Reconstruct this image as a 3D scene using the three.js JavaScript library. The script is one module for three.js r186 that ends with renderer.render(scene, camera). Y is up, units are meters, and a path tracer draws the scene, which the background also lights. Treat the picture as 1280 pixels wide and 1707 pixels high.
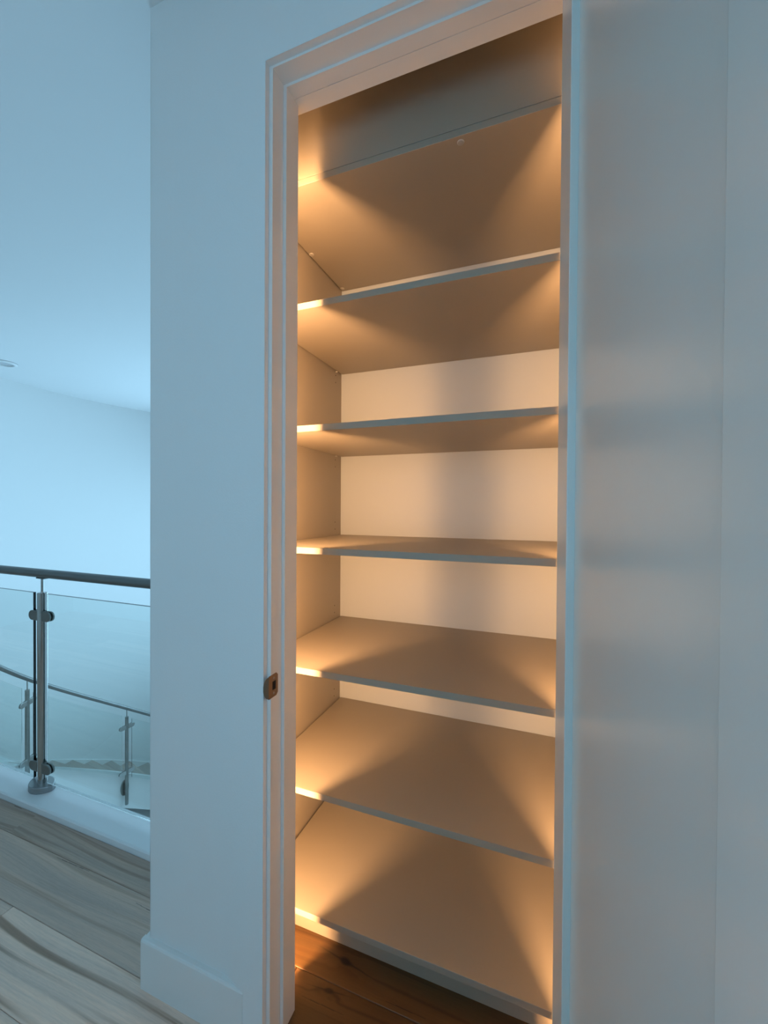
import * as THREE from 'three';
import { RoundedBoxGeometry } from 'three/addons/geometries/RoundedBoxGeometry.js';
import { mergeGeometries, toCreasedNormals } from 'three/addons/utils/BufferGeometryUtils.js';
import { RectAreaLightUniformsLib } from 'three/addons/lights/RectAreaLightUniformsLib.js';
import { SimplexNoise } from 'three/addons/math/SimplexNoise.js';

// ---------------------------------------------------------------- camera, sky, lights, exposure
const scene = new THREE.Scene();
const R = d => d * Math.PI / 180;
const camera = new THREE.PerspectiveCamera(2 * Math.atan(1707 / 2 / 687.94) * 180 / Math.PI, 1280 / 1707, 0.02, 60);
camera.position.set(-0.008, 1.4083, 0.88);
camera.rotation.set(R(-0.5545), R(20.8521), R(0.3514), 'YXZ');
scene.add(camera);

scene.background = new THREE.Color().setRGB(0.72, 1.30, 1.77);      // overcast evening sky outside the windows

const renderer = new THREE.WebGLRenderer({ antialias: true });
renderer.toneMapping = THREE.LinearToneMapping;
renderer.toneMappingExposure = 1.0;
renderer.shadowMap.enabled = true;
RectAreaLightUniformsLib.init();

const DAY = new THREE.Color().setRGB(0.40, 0.735, 1.0);
const WARM = new THREE.Color().setRGB(1.0, 0.52, 0.22);
const DAY_STAIR = 2.9, DAY_HALL = 0.74, STRIP = 252;

// daylight area lights at two unseen windows: the tall one over the stairwell and the wide one added behind the camera
function daylight(w, h, pos, towards, intensity) {
  const l = new THREE.RectAreaLight(DAY, intensity, w, h);
  l.name = 'window_daylight';
  l.position.set(...pos); l.lookAt(...towards); l.castShadow = true;
  scene.add(l);
}
const WIN_STAIR = { x0: -6.5, x1: -2.2, y0: -1.6, y1: 2.2, z: -5.9 };
const ADDED_WIN_HALL = { x0: -1.35, x1: 0.95, y0: 0.95, y1: 2.15, z: 2.0 };  // unseen window, added and sized for its light on the closet wall
daylight(4.25, 3.75, [-4.35, 0.3, -5.87], [-4.35, 0.3, 0], DAY_STAIR);
daylight(2.25, 1.15, [-0.2, 1.55, 1.97], [-0.2, 1.55, -3], DAY_HALL);

// ---------------------------------------------------------------- helpers
let seed = 20817;
const rnd = () => { seed = (seed * 1664525 + 1013904223) % 4294967296; return seed / 4294967296; };
const noise = new SimplexNoise({ random: rnd });
const fbm = (x, y, o = 4) => { let s = 0, a = 0.5, f = 1; for (let i = 0; i < o; i++) { s += a * noise.noise(x * f, y * f); a *= 0.5; f *= 2.03; } return s; };
const used = {};
function numbered(n) { const k = used[n] = (used[n] ?? -1) + 1; return k ? n + '_' + String(k).padStart(3, '0') : n; }

function metricUV(g) {                                                // uv in metres, by the face's main direction
  if (g.index) g = g.toNonIndexed();
  const p = g.attributes.position, n = g.attributes.normal, uv = new Float32Array(p.count * 2);
  for (let i = 0; i < p.count; i++) {
    const ax = Math.abs(n.getX(i)), ay = Math.abs(n.getY(i)), az = Math.abs(n.getZ(i));
    const [u, v] = ay >= ax && ay >= az ? [p.getX(i), p.getZ(i)] : ax >= az ? [p.getZ(i), p.getY(i)] : [p.getX(i), p.getY(i)];
    uv[2 * i] = u; uv[2 * i + 1] = v;
  }
  g.setAttribute('uv', new THREE.BufferAttribute(uv, 2));
  return g;
}
// a box given by its extents
function bx(x0, x1, y0, y1, z0, z1, r = 0) {
  const w = x1 - x0, h = y1 - y0, d = z1 - z0;
  const g = r ? new RoundedBoxGeometry(w, h, d, 2, Math.min(r, w / 2.01, h / 2.01, d / 2.01)) : new THREE.BoxGeometry(w, h, d);
  g.translate((x0 + x1) / 2, (y0 + y1) / 2, (z0 + z1) / 2);
  return metricUV(g);
}
const plain = g => { const q = g.index ? g.toNonIndexed() : g; for (const k of Object.keys(q.attributes)) if (!['position', 'normal', 'uv'].includes(k)) q.deleteAttribute(k); return q; };
const merge = list => list.length === 1 ? list[0] : mergeGeometries(list.map(plain));
function mesh(name, geometry, material, parent = scene) {
  const m = new THREE.Mesh(Array.isArray(geometry) ? merge(geometry) : geometry, material);
  m.name = parent === scene ? numbered(name) : name;
  m.castShadow = m.receiveShadow = true;
  if (parent !== scene) {                                             // numbered within its thing
    const n = parent.children.filter(c => c.name === name || c.name.startsWith(name + '_0')).length;
    if (n) m.name = name + '_' + String(n).padStart(3, '0');
  }
  parent.add(m);
  return m;
}
function tag(o, label, category, group) { Object.assign(o.userData, { label, category }); if (group) o.userData.group = group; return o; }
function structure(name, geometry, material) { const m = mesh(name, geometry, material); m.userData.kind = 'structure'; return m; }
function structGroup(name) { const g = new THREE.Group(); g.name = numbered(name); g.userData.kind = 'structure'; scene.add(g); return g; }
function thing(name, label, category, pos = [0, 0, 0], group) { const g = new THREE.Group(); g.name = numbered(name); g.position.set(...pos); scene.add(g); return tag(g, label, category, group); }
// prism from an outline in (a, b), extruded along the third axis: axis 'x' takes (z, y), 'y' takes (x, z), 'z' takes (x, y)
function prism(outline, axis, from, to, bevel = 0) {
  const s = new THREE.Shape(outline.map(p => new THREE.Vector2(...p)));
  const g = new THREE.ExtrudeGeometry(s, { depth: to - from - 2 * bevel, bevelEnabled: bevel > 0, bevelThickness: bevel, bevelSize: bevel, bevelOffset: -bevel, bevelSegments: 2, curveSegments: 24 });
  g.translate(0, 0, from + bevel);
  if (axis === 'x') { g.rotateY(-Math.PI / 2); g.scale(-1, 1, 1); flip(g); }
  if (axis === 'y') { g.rotateX(Math.PI / 2); g.scale(1, -1, 1); flip(g); }
  g.computeVertexNormals();
  return metricUV(g);
}
function flip(g) {                                                    // turn the winding after a mirroring
  if (g.index) { const a = g.index.array; for (let i = 0; i < a.length; i += 3) [a[i], a[i + 1]] = [a[i + 1], a[i]]; return; }
  for (const at of Object.values(g.attributes)) { const n = at.itemSize, a = at.array; for (let i = 0; i < at.count; i += 3) for (let k = 0; k < n; k++) { const t = a[i * n + k]; a[i * n + k] = a[(i + 1) * n + k]; a[(i + 1) * n + k] = t; } }
}
function cyl(r, x, z, y0, y1, n = 28, rTop = r) { const g = new THREE.CylinderGeometry(rTop, r, y1 - y0, n); g.translate(x, (y0 + y1) / 2, z); return plain(g); }

// ---------------------------------------------------------------- materials
function dataTexture(w, h, fill, srgb = true) {
  const a = new Uint8Array(w * h * 4);
  for (let y = 0; y < h; y++) for (let x = 0; x < w; x++) { const c = fill(x, y), i = (y * w + x) * 4; a[i] = c[0]; a[i + 1] = c[1]; a[i + 2] = c[2]; a[i + 3] = 255; }
  const t = new THREE.DataTexture(a, w, h);
  t.wrapS = t.wrapT = THREE.RepeatWrapping; t.magFilter = THREE.LinearFilter; t.minFilter = THREE.LinearMipmapLinearFilter; t.generateMipmaps = true;
  if (srgb) t.colorSpace = THREE.SRGBColorSpace;
  t.needsUpdate = true;
  return t;
}
const sm = (a, b, x) => { const t = Math.min(1, Math.max(0, (x - a) / (b - a))); return t * t * (3 - 2 * t); };
const toS = c => Math.round(255 * Math.min(1, Math.max(0, c <= 0.0031308 ? 12.92 * c : 1.055 * c ** (1 / 2.4) - 0.055)));
const peel = dataTexture(256, 256, (x, y) => {                        // roller stipple of painted plasterboard, tiles
  const u = x / 256 * Math.PI * 2, v = y / 256 * Math.PI * 2;
  const n = noise.noise3d(Math.cos(u) * 6 + Math.cos(v) * 3, Math.sin(u) * 6, Math.sin(v) * 6) * 0.5 + noise.noise3d(Math.cos(u) * 14, Math.sin(u) * 14 + Math.cos(v) * 5, Math.sin(v) * 14) * 0.5;
  const g = Math.round(128 + 90 * n); return [g, g, g];
}, false);
peel.repeat.set(4, 4);
const lin = (r, g, b) => new THREE.Color().setRGB(r, g, b);
const std = o => new THREE.MeshStandardMaterial(o);
const M = {
  wall: std({ color: lin(0.80, 0.80, 0.79), roughness: 0.75, bumpMap: peel, bumpScale: 0.00025 }),
  ceiling: std({ color: lin(0.85, 0.85, 0.85), roughness: 0.9 }),
  trim: std({ color: lin(0.80, 0.79, 0.77), roughness: 0.42 }),
  door: new THREE.MeshPhysicalMaterial({ color: lin(0.70, 0.75, 0.73), roughness: 0.24, ior: 1.62 }),
  melamine: std({ color: lin(0.33, 0.295, 0.24), roughness: 0.48 }),  // even beige in place of white, putting closet shade into the colour
  backing: std({ color: lin(0.49, 0.54, 0.56), roughness: 0.5 }),
  hole: std({ color: lin(0.05, 0.035, 0.025), roughness: 0.9 }),
  cap: std({ color: lin(0.47, 0.445, 0.40), roughness: 0.3 }),
  steel: std({ color: lin(0.47, 0.48, 0.47), metalness: 1, roughness: 0.13 }),
  steelDark: std({ color: lin(0.24, 0.25, 0.24), metalness: 1, roughness: 0.34 }),
  steelDull: std({ color: lin(0.36, 0.37, 0.38), metalness: 1, roughness: 0.42 }),
  rail: std({ color: lin(0.20, 0.21, 0.21), metalness: 1, roughness: 0.38 }),
  rubber: std({ color: lin(0.02, 0.02, 0.022), roughness: 0.7 }),
  brass: std({ color: lin(0.30, 0.22, 0.16), metalness: 1, roughness: 0.34 }),
  dark: std({ color: lin(0.01, 0.01, 0.01), roughness: 0.9 }),
  slab: std({ color: lin(0.06, 0.045, 0.035), roughness: 0.9 }),
  aluminium: std({ color: lin(0.7, 0.7, 0.7), metalness: 1, roughness: 0.45 }),
  glow: std({ color: lin(0.9, 0.85, 0.75), roughness: 0.6, emissive: WARM, emissiveIntensity: 3 }),
  stone: std({ color: lin(0.88, 0.89, 0.90), roughness: 0.35 }),
  glass: new THREE.MeshPhysicalMaterial({ color: lin(1, 1, 1), roughness: 0, transmission: 1, thickness: 0.012, ior: 1.5, attenuationColor: lin(0.52, 0.80, 0.74), attenuationDistance: 0.09 }),
  pane: new THREE.MeshPhysicalMaterial({ color: lin(1, 1, 1), roughness: 0, transmission: 1, thickness: 0, ior: 1.5 }),
};
// hickory boards: long grain, pale and dark streaks, knots and small checks
const GRAIN_W = 1536, GRAIN_H = 160, PLANK_LEN = 2.2, PLANK_W = 0.195;
function hickory(k, light, streak, knots, base = [0.83, 0.605, 0.485]) {
  const kn = Array.isArray(knots) ? knots : []; for (let i = 0; i < knots; i++) kn.push([rnd() * PLANK_LEN, (0.15 + 0.7 * rnd()) * PLANK_W, 0.006 + 0.010 * rnd()]);
  const checks = []; for (let i = 0; i < 5; i++) checks.push([rnd() * PLANK_LEN, rnd() * PLANK_W, 0.03 + 0.09 * rnd(), (rnd() - 0.5) * 0.12]);
  const map = dataTexture(GRAIN_W, GRAIN_H, (px, py) => {
    const x = px / GRAIN_W * PLANK_LEN, z = py / GRAIN_H * PLANK_W;
    const warp = fbm(x * 0.75 + k * 17, z * 4 + k * 3, 2) * 0.022;
    let knot = 0, halo = 0, pull = 0;
    for (const [kx, kz, kr] of kn) {
      const dx = (x - kx) / 2.4, dz = z - kz - 0.12 * (x - kx), d = Math.hypot(dx, dz) / kr * (1 + 0.22 * noise.noise(x * 25 + kx * 9, z * 40));
      knot = Math.max(knot, 1 - sm(0.35, 1.05, d), 0.8 * (1 - sm(0.1, 1, Math.abs(dz) / (kr * 0.28))) * (1 - sm(0.6, 4.2, Math.abs(dx) / kr)));
      halo = Math.max(halo, 1 - sm(0.6, 3.4, d));
      pull += Math.exp(-d * d * 0.22) * 0.02 * Math.sign(dz);
    }
    const zz = z + warp + pull;
    const broad = fbm(x * 0.5 + k * 5, zz * 14 + k * 11, 3);
    const fine = fbm(x * 2.2 + k, zz * 130, 3), pores = fbm(x * 14 + k, zz * 400, 2);
    const band = sm(0.08, 0.5, fbm(x * 0.32 + 40 + k * 9, zz * 20 + k * 2, 3)) * streak;
    let v = light * (1 + 0.20 * broad + 0.12 * fine + 0.10 * pores) * (1 - 0.6 * band);
    for (const [cx, cz, cl, ct] of checks) { const a = (x - cx) / cl; if (Math.abs(a) < 1) { const w = 0.0012 * (1 - a * a); if (Math.abs(z - cz - ct * (x - cx)) < w) v *= 0.35; } }
    v *= (1 - 0.25 * halo) * (1 - 0.9 * knot);
    const red = 1 + 0.06 * broad + 0.14 * band;
    return [toS(base[0] * v * red), toS(base[1] * v), toS(base[2] * v / (red * 0.9 + 0.1))];
  });
  return std({ map, roughness: 0.5 });
}
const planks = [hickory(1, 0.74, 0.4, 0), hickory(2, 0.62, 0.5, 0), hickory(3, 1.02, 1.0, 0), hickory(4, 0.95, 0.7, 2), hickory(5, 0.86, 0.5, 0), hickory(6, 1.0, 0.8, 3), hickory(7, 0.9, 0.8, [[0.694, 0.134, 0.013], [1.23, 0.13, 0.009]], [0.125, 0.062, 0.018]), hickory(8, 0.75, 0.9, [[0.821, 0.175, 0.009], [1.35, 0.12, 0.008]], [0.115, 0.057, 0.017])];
const treadWood = [hickory(9, 0.8, 0.4, 0, [0.50, 0.42, 0.36]), hickory(10, 0.7, 0.5, 0, [0.50, 0.42, 0.36])];

// ---------------------------------------------------------------- the room
const XC = -1.0706, CEIL = 2.8415, ATRIUM = 3.25, LOWER = -4.118, JZ = 0.016, WB = -0.110;   // corner of the wall, ceilings, lower floor, proud strip beside the door, back of the wall
const JX = -0.6606, RX = 0.0755, HY = 2.522;                          // outer edges of the door opening

// wall with the closet door in it
// plaster feathered out to the baseboard's face along the opening: a narrow built-out strip low down, a wide soft ramp higher up
function plaster(x0, x1, y0, y1, nx, ny) {
  const P = [], I = [];
  for (let j = 0; j <= ny; j++) for (let i = 0; i <= nx; i++) {
    const x = x0 + (x1 - x0) * i / nx, y = y0 + (y1 - y0) * j / ny, k = sm(0.2, 1.3, y);
    const d = Math.hypot(Math.max(JX - x, 0), Math.max(y - HY, 0)), a = 0.050 * (1 - k), b = 0.150 * (1 - k) + 0.315 * k;
    P.push(x, y, JZ * (1 - (k > 0.98 ? Math.min(1, d / b) : sm(a, b, d))));
  }
  for (let j = 0; j < ny; j++) for (let i = 0; i < nx; i++) { const q = j * (nx + 1) + i; I.push(q, q + 1, q + nx + 1, q + 1, q + nx + 2, q + nx + 1); }
  const g = new THREE.BufferGeometry(); g.setAttribute('position', new THREE.Float32BufferAttribute(P, 3)); g.setIndex(I); g.computeVertexNormals();
  return metricUV(g);
}
structure('wall_back', [
  bx(XC, JX, 0, CEIL, WB, -0.0015), bx(JX - 0.003, JX, 0, HY, -0.0015, JZ - 0.0001), plaster(XC, JX, 0, CEIL, 110, 60),
  bx(JX, RX + 0.0845, HY + 0.0005, CEIL, -0.124, -0.0015), bx(JX, RX, HY, HY + 0.003, -0.0015, JZ - 0.0003), plaster(JX, RX + 0.0845, HY, CEIL, 4, 12),
  bx(RX, 3.5, 0, CEIL, WB, 0), bx(RX, RX + 0.08, 0, HY, 0, JZ), bx(XC, XC + 0.001, 0, CEIL, -0.0015, 0),
], M.wall);
structure('wall_closet', [
  bx(XC, -0.911, LOWER, ATRIUM + 0.2, -6.93, WB), bx(-0.911, 0.297, 0, CEIL, -1.0, -0.886), bx(0.297, 0.45, 0, CEIL, -1.0, WB),
], M.wall);
structure('ceiling', [bx(XC, 2.2, CEIL, ATRIUM + 0.2, -1.0, 2.1)], M.ceiling);
structure('ceiling_atrium', [bx(-7.7, XC, ATRIUM, ATRIUM + 0.2, -6.1, 2.17)], M.ceiling);
structure('wall_right', [bx(1.25, 1.4, 0, CEIL, 0, 2.05)], M.wall);
structure('wall_left', [bx(-6.0, -5.86, -0.3, ATRIUM, -0.52, 2.05)], M.wall);
function wallWithWindow(name, W, x0, x1, y0, y1, z0, z1) {
  structure(name, [bx(x0, W.x0, y0, y1, z0, z1), bx(W.x1, x1, y0, y1, z0, z1), bx(W.x0, W.x1, y0, W.y0, z0, z1), bx(W.x0, W.x1, W.y1, y1, z0, z1)], M.wall);
  const w = structGroup(W === WIN_STAIR ? 'window_1' : 'added_window_2'), zm = (z0 + z1) / 2, f = 0.05;
  mesh('window_frame', [bx(W.x0, W.x0 + f, W.y0, W.y1, zm - 0.03, zm + 0.03, 0.004), bx(W.x1 - f, W.x1, W.y0, W.y1, zm - 0.03, zm + 0.03, 0.004), bx(W.x0 + f, W.x1 - f, W.y0, W.y0 + f, zm - 0.03, zm + 0.03, 0.004), bx(W.x0 + f, W.x1 - f, W.y1 - f, W.y1, zm - 0.03, zm + 0.03, 0.004)], M.trim, w);
  for (const k of [1, 2]) { const x = W.x0 + (W.x1 - W.x0) * k / 3; mesh('mullion', bx(x - 0.02, x + 0.02, W.y0 + f, W.y1 - f, zm - 0.025, zm + 0.025, 0.004), M.trim, w); }
  for (let k = 0; k < 3; k++) { const a = W.x0 + (W.x1 - W.x0) * k / 3 + (k ? 0.02 : f), b = W.x0 + (W.x1 - W.x0) * (k + 1) / 3 - (k < 2 ? 0.02 : f); mesh('pane', bx(a, b, W.y0 + f, W.y1 - f, zm - 0.003, zm + 0.003), M.pane, w); }
}
wallWithWindow('wall_far', WIN_STAIR, -6.72, XC, LOWER, ATRIUM, -6.07, -5.9);
wallWithWindow('wall_front', ADDED_WIN_HALL, -5.86, 1.4, -0.012, ATRIUM, 2.0, 2.17);

// floors
const floor = structure('floor', [bx(-6.0, 2.2, -0.30, -0.014, -0.311, 2.1), bx(-0.91, 0.297, -0.30, -0.014, -0.886, -0.311)], M.slab);
structure('floor_lower', bx(-7.7, XC, LOWER - 0.2, LOWER, -7.1, -0.31), M.wall);
structure('wall_below', bx(-6.0, XC, LOWER, -0.012, -0.462, -0.311), M.wall);
function plankGeometry(len, w) {                                      // board with eased top edges, its own run of grain
  const b = 0.0014, l = len / 2, h = w / 2, t = 0.013;
  const lo = [[-l, -t, -h], [l, -t, -h], [l, -t, h], [-l, -t, h]], mi = lo.map(([x, , z]) => [x, -b, z]), hi = lo.map(([x, , z]) => [x - Math.sign(x) * b, 0, z - Math.sign(z) * b]);
  const pos = [], quad = (a, c, d, e) => pos.push(...a, ...d, ...c, ...a, ...e, ...d);
  for (let i = 0; i < 4; i++) { const j = (i + 1) % 4; quad(lo[i], lo[j], mi[j], mi[i]); quad(mi[i], mi[j], hi[j], hi[i]); }
  quad(hi[0], hi[1], hi[2], hi[3]);
  const g = new THREE.BufferGeometry(); g.setAttribute('position', new THREE.Float32BufferAttribute(pos, 3)); g.computeVertexNormals();
  return g;
}
function plank(x0, x1, z0, z1, m, off, flipV) {
  const gap = 0.0006, len = x1 - x0 - 2 * gap, w = z1 - z0 - 2 * gap, g = plankGeometry(len, w), p = g.attributes.position, uv = new Float32Array(p.count * 2);
  for (let i = 0; i < p.count; i++) { uv[2 * i] = (p.getX(i) + len / 2 + off) / PLANK_LEN; uv[2 * i + 1] = (flipV ? -1 : 1) * (p.getZ(i) + w / 2) / PLANK_W; }
  g.setAttribute('uv', new THREE.BufferAttribute(uv, 2));
  const o = mesh('plank', g, planks[m], floor);
  o.position.set((x0 + x1) / 2, 0, (z0 + z1) / 2);
}
const rowZ = n => -0.003 + 0.195 * n;
for (let n = -2; n < 11; n++) {
  const z0 = Math.max(rowZ(n), -0.3105), z1 = Math.min(rowZ(n + 1), 1.999), xEnd = z1 < 0.01 ? XC - 0.001 : 1.249, xs = [-5.859];
  const first = n === 0 ? -1.729 : n === -1 ? -2.75 : n === -2 ? -2.86 : -5.859 + 0.7 + rnd() * 1.4;
  for (let x = first; x > -5.6; x -= 1.9) xs.splice(1, 0, x);
  for (let x = first + 1.9; x < xEnd - 0.25; x += 1.6 + 0.6 * rnd()) xs.push(x);
  xs.push(xEnd);
  for (let i = 0; i + 1 < xs.length; i++) {
    const main = xs[i] < -1.3 && xs[i + 1] > -2.2;
    const m = n === -2 ? 1 : n === -1 ? 0 : n === 0 && xs[i] > -1.8 ? 2 : n === 1 ? 3 : Math.floor(rnd() * 6);
    plank(xs[i], xs[i + 1], z0, z1, m, rnd() * PLANK_LEN, rnd() > 0.5);
  }
}
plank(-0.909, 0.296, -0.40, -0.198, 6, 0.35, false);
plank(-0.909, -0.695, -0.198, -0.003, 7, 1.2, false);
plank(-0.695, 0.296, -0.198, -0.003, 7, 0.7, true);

// baseboard along the wall and round its corner
structure('baseboard_back', prism([[0, 0], [0.0165, 0], [0.0165, 0.139], [0.0145, 0.1435], [0.011, 0.145], [0, 0.145]], 'x', XC - 0.018, -0.7235), M.trim);
structure('baseboard_left', prism([[XC, 0], [XC - 0.018, 0], [XC - 0.018, 0.139], [XC - 0.0155, 0.1435], [XC - 0.012, 0.145], [XC, 0.145]], 'z', -0.30, 0), M.trim);

// ---------------------------------------------------------------- door frame: jambs with rebate and stop, strike plate
const frame = structGroup('trim_1');
const step = [[0, 0], [0.0106, 0.016], [0.0106, 0.062], [0.020, 0.062]]; // inward offset, depth behind the face: reveal, rebate, stop
const jamb = [[JX - 0.03, 0], [JX + 0.0106, 0], [JX + 0.0106, -0.046], [JX + 0.020, -0.046], [JX + 0.020, -0.102], [JX - 0.03, -0.102]];
mesh('jamb', prism(jamb, 'y', 0, HY, 0.0004), M.trim, frame);
mesh('jamb', prism(jamb.map(([x, z]) => [RX - (x - JX), z]).reverse(), 'y', 0, HY, 0.0008), M.trim, frame);
mesh('head_jamb', prism([[-0.0003, HY + 0.02], [-0.0003, HY - 0.006], [-0.0463, HY - 0.006], [-0.0463, HY - 0.0135], [-0.0815, HY - 0.0135], [-0.0815, HY - 0.0115], [-0.0825, HY - 0.0115], [-0.0825, HY - 0.0138], [-0.124, HY - 0.0138], [-0.124, HY + 0.02]], 'x', JX - 0.03, RX + 0.03), M.trim, frame);
{
  const px = JX + 0.0106, c = 0.006, zb = -0.028, zf = 0.010, y0 = 0.920, y1 = 0.978, ym = (y0 + y1) / 2;
  const s = new THREE.Shape([[zf, y0], [zf, y1], [zb + c, y1], [zb, y1 - c], [zb, y0 + c], [zb + c, y0]].map(p => new THREE.Vector2(...p)));
  const hole = new THREE.Path([[-0.0195, ym - 0.0115], [-0.0045, ym - 0.0115], [-0.0045, ym + 0.0115], [-0.0195, ym + 0.0115]].map(p => new THREE.Vector2(...p)));
  s.holes.push(hole);
  const pg = new THREE.ExtrudeGeometry(s, { depth: 0.0012, bevelEnabled: true, bevelThickness: 0.0003, bevelSize: 0.0003, bevelSegments: 1 });
  pg.rotateY(-Math.PI / 2); pg.scale(-1, 1, 1); flip(pg); pg.translate(px + 0.0003, 0, 0); pg.computeVertexNormals();
  // curled lip running out over the reveal
  const lip = new THREE.BufferGeometry(), P = [], I = [], N = 10, K = 12, path = t => [px + 0.0015 - 0.0085 * t ** 1.2, zf + 0.0095 * t];
  for (const off of [0, -0.0014]) for (let i = 0; i <= N; i++) { const t = i / N, [x, z] = path(t), hh = 0.0272 * Math.sqrt(Math.max(0.03, 1 - (t * 0.97) ** 2.2)); for (let k = 0; k <= K; k++) P.push(x + off, ym + hh * (2 * k / K - 1), z - off * 0.3 * t); }
  const at = (s2, i, k) => s2 * (N + 1) * (K + 1) + i * (K + 1) + k;
  for (let i = 0; i < N; i++) for (let k = 0; k < K; k++) { I.push(at(0, i, k), at(0, i + 1, k), at(0, i, k + 1), at(0, i + 1, k), at(0, i + 1, k + 1), at(0, i, k + 1)); I.push(at(1, i, k), at(1, i, k + 1), at(1, i + 1, k), at(1, i + 1, k), at(1, i, k + 1), at(1, i + 1, k + 1)); }
  for (let i = 0; i < N; i++) for (const k of [0, K]) I.push(at(0, i, k), at(1, i, k), at(0, i + 1, k), at(1, i, k), at(1, i + 1, k), at(0, i + 1, k));
  for (let k = 0; k < K; k++) I.push(at(0, N, k), at(1, N, k), at(0, N, k + 1), at(1, N, k), at(1, N, k + 1), at(0, N, k + 1));
  lip.setAttribute('position', new THREE.Float32BufferAttribute(P, 3)); lip.setIndex(I); lip.computeVertexNormals();
  lip.setAttribute('uv', new THREE.Float32BufferAttribute(new Float32Array(P.length / 3 * 2), 2));
  const plate = mesh('strike_plate', [metricUV(pg), lip], M.brass, frame);
  plate.userData.label = 'bronze strike plate with curled lip';
  mesh('latch_hole', bx(px - 0.012, px + 0.0003, ym - 0.0112, ym + 0.0112, -0.0192, -0.0048), M.dark, plate);
  for (const dy of [-0.0195, 0.0195]) { const g = new THREE.SphereGeometry(0.0034, 12, 8); g.scale(0.35, 1, 1); g.translate(px + 0.0016, ym + dy, -0.0105); mesh('screw', plain(g), M.steelDull, plate); }
}

// ---------------------------------------------------------------- the open door, seen along its inner face
{
  const door = structGroup('door_1'), w = 0.711, s = 0.108, y0 = 0.010, y1 = 2.513, t = 0.044, e = 0.0002;
  door.position.set(0.0213, 0, 0.010); door.rotation.y = -R(90 - 5.7);
  mesh('stile', bx(0, s, y0, y1, -t, 0, 0.0018), M.door, door);
  mesh('stile', bx(w - s, w, y0, y1, -t, 0, 0.0018), M.door, door);
  mesh('rail', bx(s + e, w - s - e, y1 - s, y1, -t, 0, 0.0018), M.door, door);
  mesh('rail', bx(s + e, w - s - e, y0, y0 + 0.2, -t, 0, 0.0018), M.door, door);
  mesh('panel', bx(s - 0.008, w - s + 0.008, y0 + 0.19, y1 - s + 0.01, -0.031, -0.0125), M.door, door);
}

// ---------------------------------------------------------------- closet shelving
const CL = -0.890, CR = 0.276, CF = -0.247, CB = -0.863, T = 0.0198;
const tops = [2.4398, 2.0517, 1.6669, 1.2822, 0.8994, 0.5149, 0.1248];
const cabinet = thing('shelving_cabinet', 'cream built-in shelving carcass filling the closet behind the open door', 'cabinet', [-0.307, 0, -0.555]);
const inCab = (m, g, name, parent = cabinet) => { const o = mesh(name, g, m, parent); if (parent === cabinet) o.position.set(0.307, 0, 0.555); return o; };
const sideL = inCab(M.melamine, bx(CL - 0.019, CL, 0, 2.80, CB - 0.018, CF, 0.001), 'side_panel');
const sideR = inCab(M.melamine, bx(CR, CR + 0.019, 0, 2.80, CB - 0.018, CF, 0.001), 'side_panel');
inCab(M.backing, bx(CL, CR, 0.02, 2.80, CB - 0.016, CB), 'back_panel').userData.label = 'lighter back panel';
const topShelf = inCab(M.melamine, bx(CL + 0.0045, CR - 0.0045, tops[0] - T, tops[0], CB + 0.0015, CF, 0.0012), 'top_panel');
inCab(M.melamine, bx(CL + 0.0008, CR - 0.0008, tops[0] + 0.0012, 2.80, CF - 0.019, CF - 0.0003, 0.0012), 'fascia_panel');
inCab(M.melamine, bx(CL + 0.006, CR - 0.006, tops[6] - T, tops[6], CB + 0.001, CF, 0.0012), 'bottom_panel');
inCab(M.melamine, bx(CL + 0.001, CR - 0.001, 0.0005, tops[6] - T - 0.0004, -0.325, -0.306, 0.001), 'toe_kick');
const capGeo = new THREE.LatheGeometry([[0, -0.0030], [0.0034, -0.0034], [0.0038, -0.0022], [0.0080, -0.0030], [0.0098, -0.0016], [0.0102, 0]].map(p => new THREE.Vector2(...p)), 24);
for (const [x, z] of [[-0.8755, -0.566], [-0.8755, -0.838], [-0.225, -0.268], [0.265, -0.566], [0.265, -0.838]]) { const c = mesh('fastener_cap', capGeo, M.cap, topShelf); c.position.set(x, tops[0] - T, z); }
const holeGeo = new THREE.CylinderGeometry(0.0025, 0.0025, 0.0006, 10).rotateZ(Math.PI / 2);
const pinGeo = new THREE.LatheGeometry([[0, 0.009], [0.0028, 0.0088], [0.003, 0.001], [0.0032, 0], [0, 0]].map(p => new THREE.Vector2(...p)), 14).rotateZ(-Math.PI / 2);
for (const side of [sideL, sideR]) {
  const x = side === sideL ? CL : CR;
  for (let i = 1; i < 6; i++) for (const z of [-0.806, -0.31]) {
    for (const dy of [-0.040, -0.072, 0.028, 0.060]) { const h = mesh('pin_hole', holeGeo, M.hole, side); h.position.set(x, tops[i] + (dy < 0 ? dy : dy), z); }
    const p = mesh('shelf_pin', pinGeo, M.cap, side); p.position.set(x, tops[i] - T - 0.0034, z); if (side === sideR) p.rotation.y = Math.PI;
  }
}
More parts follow.
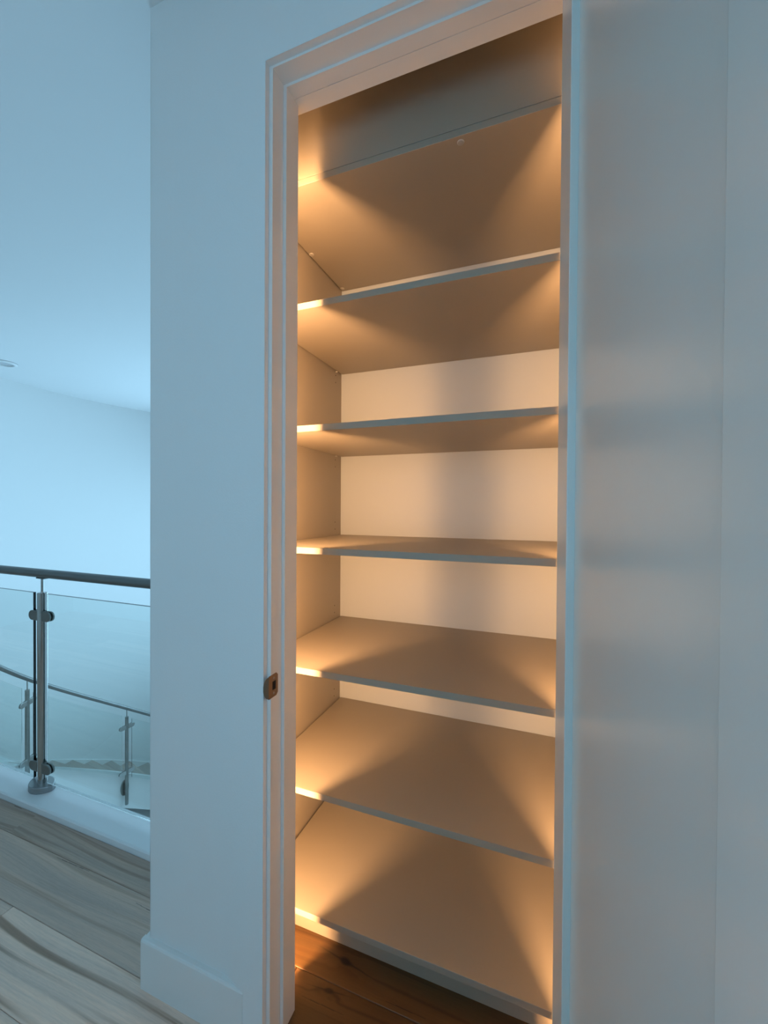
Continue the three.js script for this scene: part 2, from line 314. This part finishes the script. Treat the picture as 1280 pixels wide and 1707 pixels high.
// five loose shelves
const shelf0 = thing('closet_shelf', '', 'shelf', [(CL + CR) / 2, tops[1] - T, (CF + CB) / 2], 'adjustable closet shelves');
{
  const w = (CR - CL) / 2 - 0.0055, d0 = (CB - CF) / 2 + 0.0015, d1 = (CF - CB) / 2;
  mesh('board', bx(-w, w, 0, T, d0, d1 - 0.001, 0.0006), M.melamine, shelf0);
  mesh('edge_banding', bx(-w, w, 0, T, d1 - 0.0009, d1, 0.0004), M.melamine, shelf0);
}
const shelfLabels = ['cream closet shelf just below the top panel, its underside in view', 'second cream closet shelf from the top, seen slightly from below',
  'middle cream closet shelf near eye level, seen almost edge on from above', 'cream closet shelf level with the strike plate on the jamb', 'lowest loose cream closet shelf, just above the bottom panel'];
shelfLabels.forEach((label, i) => {
  const s = i ? shelf0.clone() : shelf0;
  if (i) { s.name = numbered('closet_shelf'); scene.add(s); s.userData = { ...shelf0.userData }; }
  s.position.y = tops[i + 1] - T; s.userData.label = label;
});

// two vertical light strips behind the jambs, each in an aluminium profile whose inner lip cuts the beam
function lightStrip(xe, side, label) {                                // side +1: lip to the right of the diodes
  const y0 = 0.02, y1 = 2.425, t = thing('light_strip', label, 'light strip', [xe, y0, -0.115], 'light strips hidden behind the jambs'), h = y1 - y0;
  const rel = (a, b, z0, z1, r) => bx(Math.min(a * side, b * side), Math.max(a * side, b * side), 0, h, z0, z1, r);
  mesh('profile', [rel(-0.012, 0.0185, -0.003, 0.004), rel(0.0179, 0.0205, -0.043, -0.003), rel(-0.012, -0.010, -0.008, -0.003)], M.aluminium, t);
  mesh('diffuser', rel(-0.007, 0.007, -0.0045, -0.003), M.glow, t);
  const l = new THREE.RectAreaLight(WARM, STRIP, 0.014, h);
  l.name = 'strip_light'; l.position.set(0, h / 2, -0.0052); l.castShadow = true; t.add(l);     // shines along its own -z, into the closet
}
lightStrip(-0.7157, 1, 'warm light strip inside the closet behind the left jamb');
lightStrip(0.1017, -1, 'warm light strip inside the closet behind the open door');

// ---------------------------------------------------------------- landing edge and its glass railing
structure('trim_2', prism([[-0.462, -0.012], [-0.311, -0.012], [-0.311, 0.023], [-0.314, 0.0275], [-0.319, 0.029], [-0.457, 0.029], [-0.462, 0.024]], 'x', -3.95, XC), M.stone);
const ZR = -0.405, PX = -2.278;
const guard = thing('glass_railing', 'glass landing railing with round steel post on the white curb', 'railing', [PX, 0.029, ZR]);
const gp = (name, g, m, parent = guard) => mesh(name, g, m, parent);
{
  const rail = new THREE.CylinderGeometry(0.0212, 0.0212, 2.72, 32).rotateZ(Math.PI / 2); rail.translate(-0.16, 1.0505, 0);
  gp('handrail', rail, M.rail);
  const post = gp('post', [cyl(0.0205, 0, 0, 0.02, 0.955, 36), cyl(0.0205, 0, 0, 0.955, 0.958, 36, 0.018)], M.steel);
  mesh('stem', [cyl(0.006, 0, 0, 0.955, 1.028, 20)], M.steel, post);
  const saddle = new RoundedBoxGeometry(0.062, 0.006, 0.024, 2, 0.0028); saddle.translate(0, 1.0278, 0); mesh('saddle', plain(saddle), M.rail, post);
  const lens = []; for (let i = 0; i <= 20; i++) { const a = -1 + i / 10; lens.push([0.074 * a, 0.052 * (1 - a * a) ** 0.75]); } for (let i = 19; i > 0; i--) { const a = -1 + i / 10; lens.push([0.074 * a, -0.052 * (1 - a * a) ** 0.75]); }
  mesh('base_cover', prism(lens, 'y', 0, 0.030, 0.004), M.steelDull, post);
  const dshape = sgn => { const o = [[0.016, -0.024], [0.052, -0.024]]; for (let i = 0; i <= 12; i++) { const a = -Math.PI / 2 + Math.PI * i / 12; o.push([0.054 + 0.026 * Math.cos(a), 0.024 * Math.sin(a)]); } o.push([0.016, 0.024]); return sgn > 0 ? o : o.map(([x, y]) => [-x, y]).reverse(); };
  for (const y of [0.105, 0.845]) for (const sgn of [-1, 1]) {
    const plates = [prism(dshape(sgn), 'z', 0.0068, 0.0158, 0.0022), prism(dshape(sgn), 'z', -0.0158, -0.0068, 0.0022), sgn > 0 ? bx(0.0165, 0.034, -0.023, 0.023, -0.0066, 0.0066) : bx(-0.034, -0.0165, -0.023, 0.023, -0.0066, 0.0066)];
    for (const g of plates) g.translate(0, y, 0);
    mesh('glass_clamp', plates, M.steelDark, post);
  }
  gp('glass_panel', bx(0.042, 1.19, 0.036, 0.9545, -0.006, 0.006, 0.0012), M.glass);
  gp('glass_panel', bx(-1.50, -0.058, 0.036, 0.9545, -0.006, 0.006, 0.0012), M.glass);
}

// ---------------------------------------------------------------- curved stair below the landing
const SC = [-3.4, -3.65];
const onArc = (r, deg, y) => new THREE.Vector3(SC[0] + r * Math.cos(R(deg)), y, SC[1] + r * Math.sin(R(deg)));
function arcSlab(r0, r1, a0, a1, lo, hi, n) {                         // curved block between two radii, two angles, and lower and upper edges given by angle
  const P = [], I = [];
  for (let i = 0; i <= n; i++) { const a = a0 + (a1 - a0) * i / n; for (const [r, f] of [[r0, lo], [r0, hi], [r1, hi], [r1, lo]]) { const v = onArc(r, a, f(a)); P.push(v.x, v.y, v.z); } }
  for (let i = 0; i < n; i++) for (let k = 0; k < 4; k++) { const a = i * 4 + k, b = i * 4 + (k + 1) % 4, c = a + 4, d = b + 4; I.push(a, c, b, b, c, d); }
  I.push(0, 1, 2, 0, 2, 3); const e = n * 4; I.push(e, e + 2, e + 1, e, e + 3, e + 2);
  let g = new THREE.BufferGeometry(); g.setAttribute('position', new THREE.Float32BufferAttribute(P, 3)); g.setIndex(I);
  g = toCreasedNormals(g, 0.5);
  return metricUV(g);
}
const railY = a => -0.804 - 0.0372 * (a - 155.9);
structure('wall_stair', arcSlab(4.0, 4.16, 127, 216, () => LOWER, () => ATRIUM, 96), M.wall);
const stair = thing('curved_staircase', 'curved wooden stair with white stringer going down beside the rounded wall', 'staircase', [SC[0], LOWER, SC[1]]);
const inStair = (name, g, m, parent = stair) => { const o = mesh(name, g, m, parent); if (parent === stair) o.position.set(-SC[0], -LOWER, -SC[1]); return o; };
const skirtY = a => -3.02 - 0.0385 * (a - 185);
inStair('stringer', arcSlab(3.06, 3.16, 127, 212, a => Math.max(LOWER + 0.001, railY(a) - 1.685), a => Math.max(LOWER + 0.06, railY(a) - 1.10), 72), M.trim);
inStair('wall_skirt', arcSlab(3.975, 3.9995, 128.5, 211, a => Math.max(LOWER + 0.001, skirtY(a) - 0.30), a => Math.max(LOWER + 0.02, skirtY(a)), 72), M.trim);
for (let j = -11; j <= 5; j++) {
  const a0 = 180.9 + 4.6 * j, y = -3.056 - 0.177 * j;
  const g = arcSlab(3.161, 3.974, a0 - 0.3, a0 + 4.9, () => y - 0.035, () => y, 4), p = g.attributes.position, uv = g.attributes.uv;
  for (let i = 0; i < p.count; i++) { const dx = p.getX(i) - SC[0], dz = p.getZ(i) - SC[1]; uv.setXY(i, Math.hypot(dx, dz) / PLANK_LEN + j * 0.13, Math.atan2(dz, dx) * 3.5 / PLANK_W); }
  inStair('tread', g, treadWood[(j + 18) % 2]);
  inStair('riser', arcSlab(3.162, 3.973, a0 + 4.3, a0 + 4.6, () => Math.max(LOWER, y - 0.177), () => y - 0.036, 1), M.trim);
}

const balustrade = thing('stair_railing', 'curved glass stair railing with steel handrail on side mounted posts', 'railing', [SC[0], LOWER, SC[1]]);
const inBal = (name, g, m, parent = balustrade) => { const o = mesh(name, g, m, parent); if (parent === balustrade) o.position.set(-SC[0], -LOWER, -SC[1]); return o; };
class Helix extends THREE.Curve { getPoint(t, v = new THREE.Vector3()) { const a = 118 + 96 * t; return v.copy(onArc(3.0, a, railY(a))); } }
inBal('handrail', new THREE.TubeGeometry(new Helix(), 160, 0.028, 16), M.rail);
for (const [a0, a1] of [[128.5, 154.2], [157.8, 184.6], [187.7, 212.5]])
  inBal('glass_panel', arcSlab(2.995, 3.007, a0, a1, a => railY(a) - 1.13, a => railY(a) - 0.15, 28), M.glass);
for (const a of [155.9, 186.1]) {
  const y = railY(a), c = onArc(3.0, a, 0), post = inBal('post', [cyl(0.025, c.x, c.z, y - 1.60, y - 0.145, 24)], M.steelDark);
  mesh('stem', cyl(0.0065, c.x, c.z, y - 0.15, y - 0.015, 14), M.steelDark, post);
  const local = g => { g.rotateY(R(-a)); g.translate(c.x, 0, c.z); return g; };        // local x points outwards, away from the stair's centre; local z runs along the flight
  for (const yy of [y - 0.31, y - 1.06]) for (const sgn of [-1, 1]) {
    const gs = [];
    for (const off of [-0.0155, 0.0068]) {
      const o = [[0.014 * sgn, -0.034], [0.085 * sgn, -0.034]]; for (let i = 0; i <= 10; i++) { const b = -Math.PI / 2 + Math.PI * i / 10; o.push([sgn * (0.090 + 0.036 * Math.cos(b)), 0.034 * Math.sin(b)]); } o.push([0.014 * sgn, 0.034]);
      const g = prism((sgn > 0 ? o : o.reverse()), 'x', off, off + 0.009, 0.002); g.translate(0, yy, 0); gs.push(local(g));
    }
    const b = bx(-0.0066, 0.0066, -0.020, 0.020, sgn > 0 ? 0.017 : -0.036, sgn > 0 ? 0.036 : -0.017); b.translate(0, yy, 0); gs.push(local(b));
    mesh('glass_clamp', gs, M.steel, post);
  }
  const fl = []; const ring = new THREE.CylinderGeometry(0.064, 0.070, 0.012, 28).rotateZ(Math.PI / 2); ring.scale(1, 1.9, 1); ring.translate(0.053, y - 1.34, 0); fl.push(local(plain(ring)));
  mesh('wall_flange', fl, M.steelDark, post);
  for (const dy of [-0.05, 0.05]) { const g = new THREE.CylinderGeometry(0.014, 0.016, 0.036, 18).rotateZ(Math.PI / 2); g.translate(0.033, y - 1.34 + dy, 0); mesh('standoff', local(plain(g)), M.steelDark, post); }
}

// ---------------------------------------------------------------- ceiling light over the stair
{
  const L = thing('ceiling_light', 'round white ceiling light over the stair, switched off', 'ceiling light', [-6.50, ATRIUM, -2.36]);
  mesh('trim_ring', new THREE.LatheGeometry([[0.095, -0.002], [0.098, -0.020], [0.118, -0.022], [0.136, -0.012], [0.140, 0], [0.095, 0]].map(p => new THREE.Vector2(...p)), 40), M.ceiling, L);
  mesh('lens', new THREE.LatheGeometry([[0, -0.012], [0.07, -0.010], [0.096, -0.004], [0.096, 0], [0, 0]].map(p => new THREE.Vector2(...p)), 32), std({ color: lin(0.55, 0.56, 0.58), roughness: 0.3 }), L);
}

renderer.render(scene, camera);
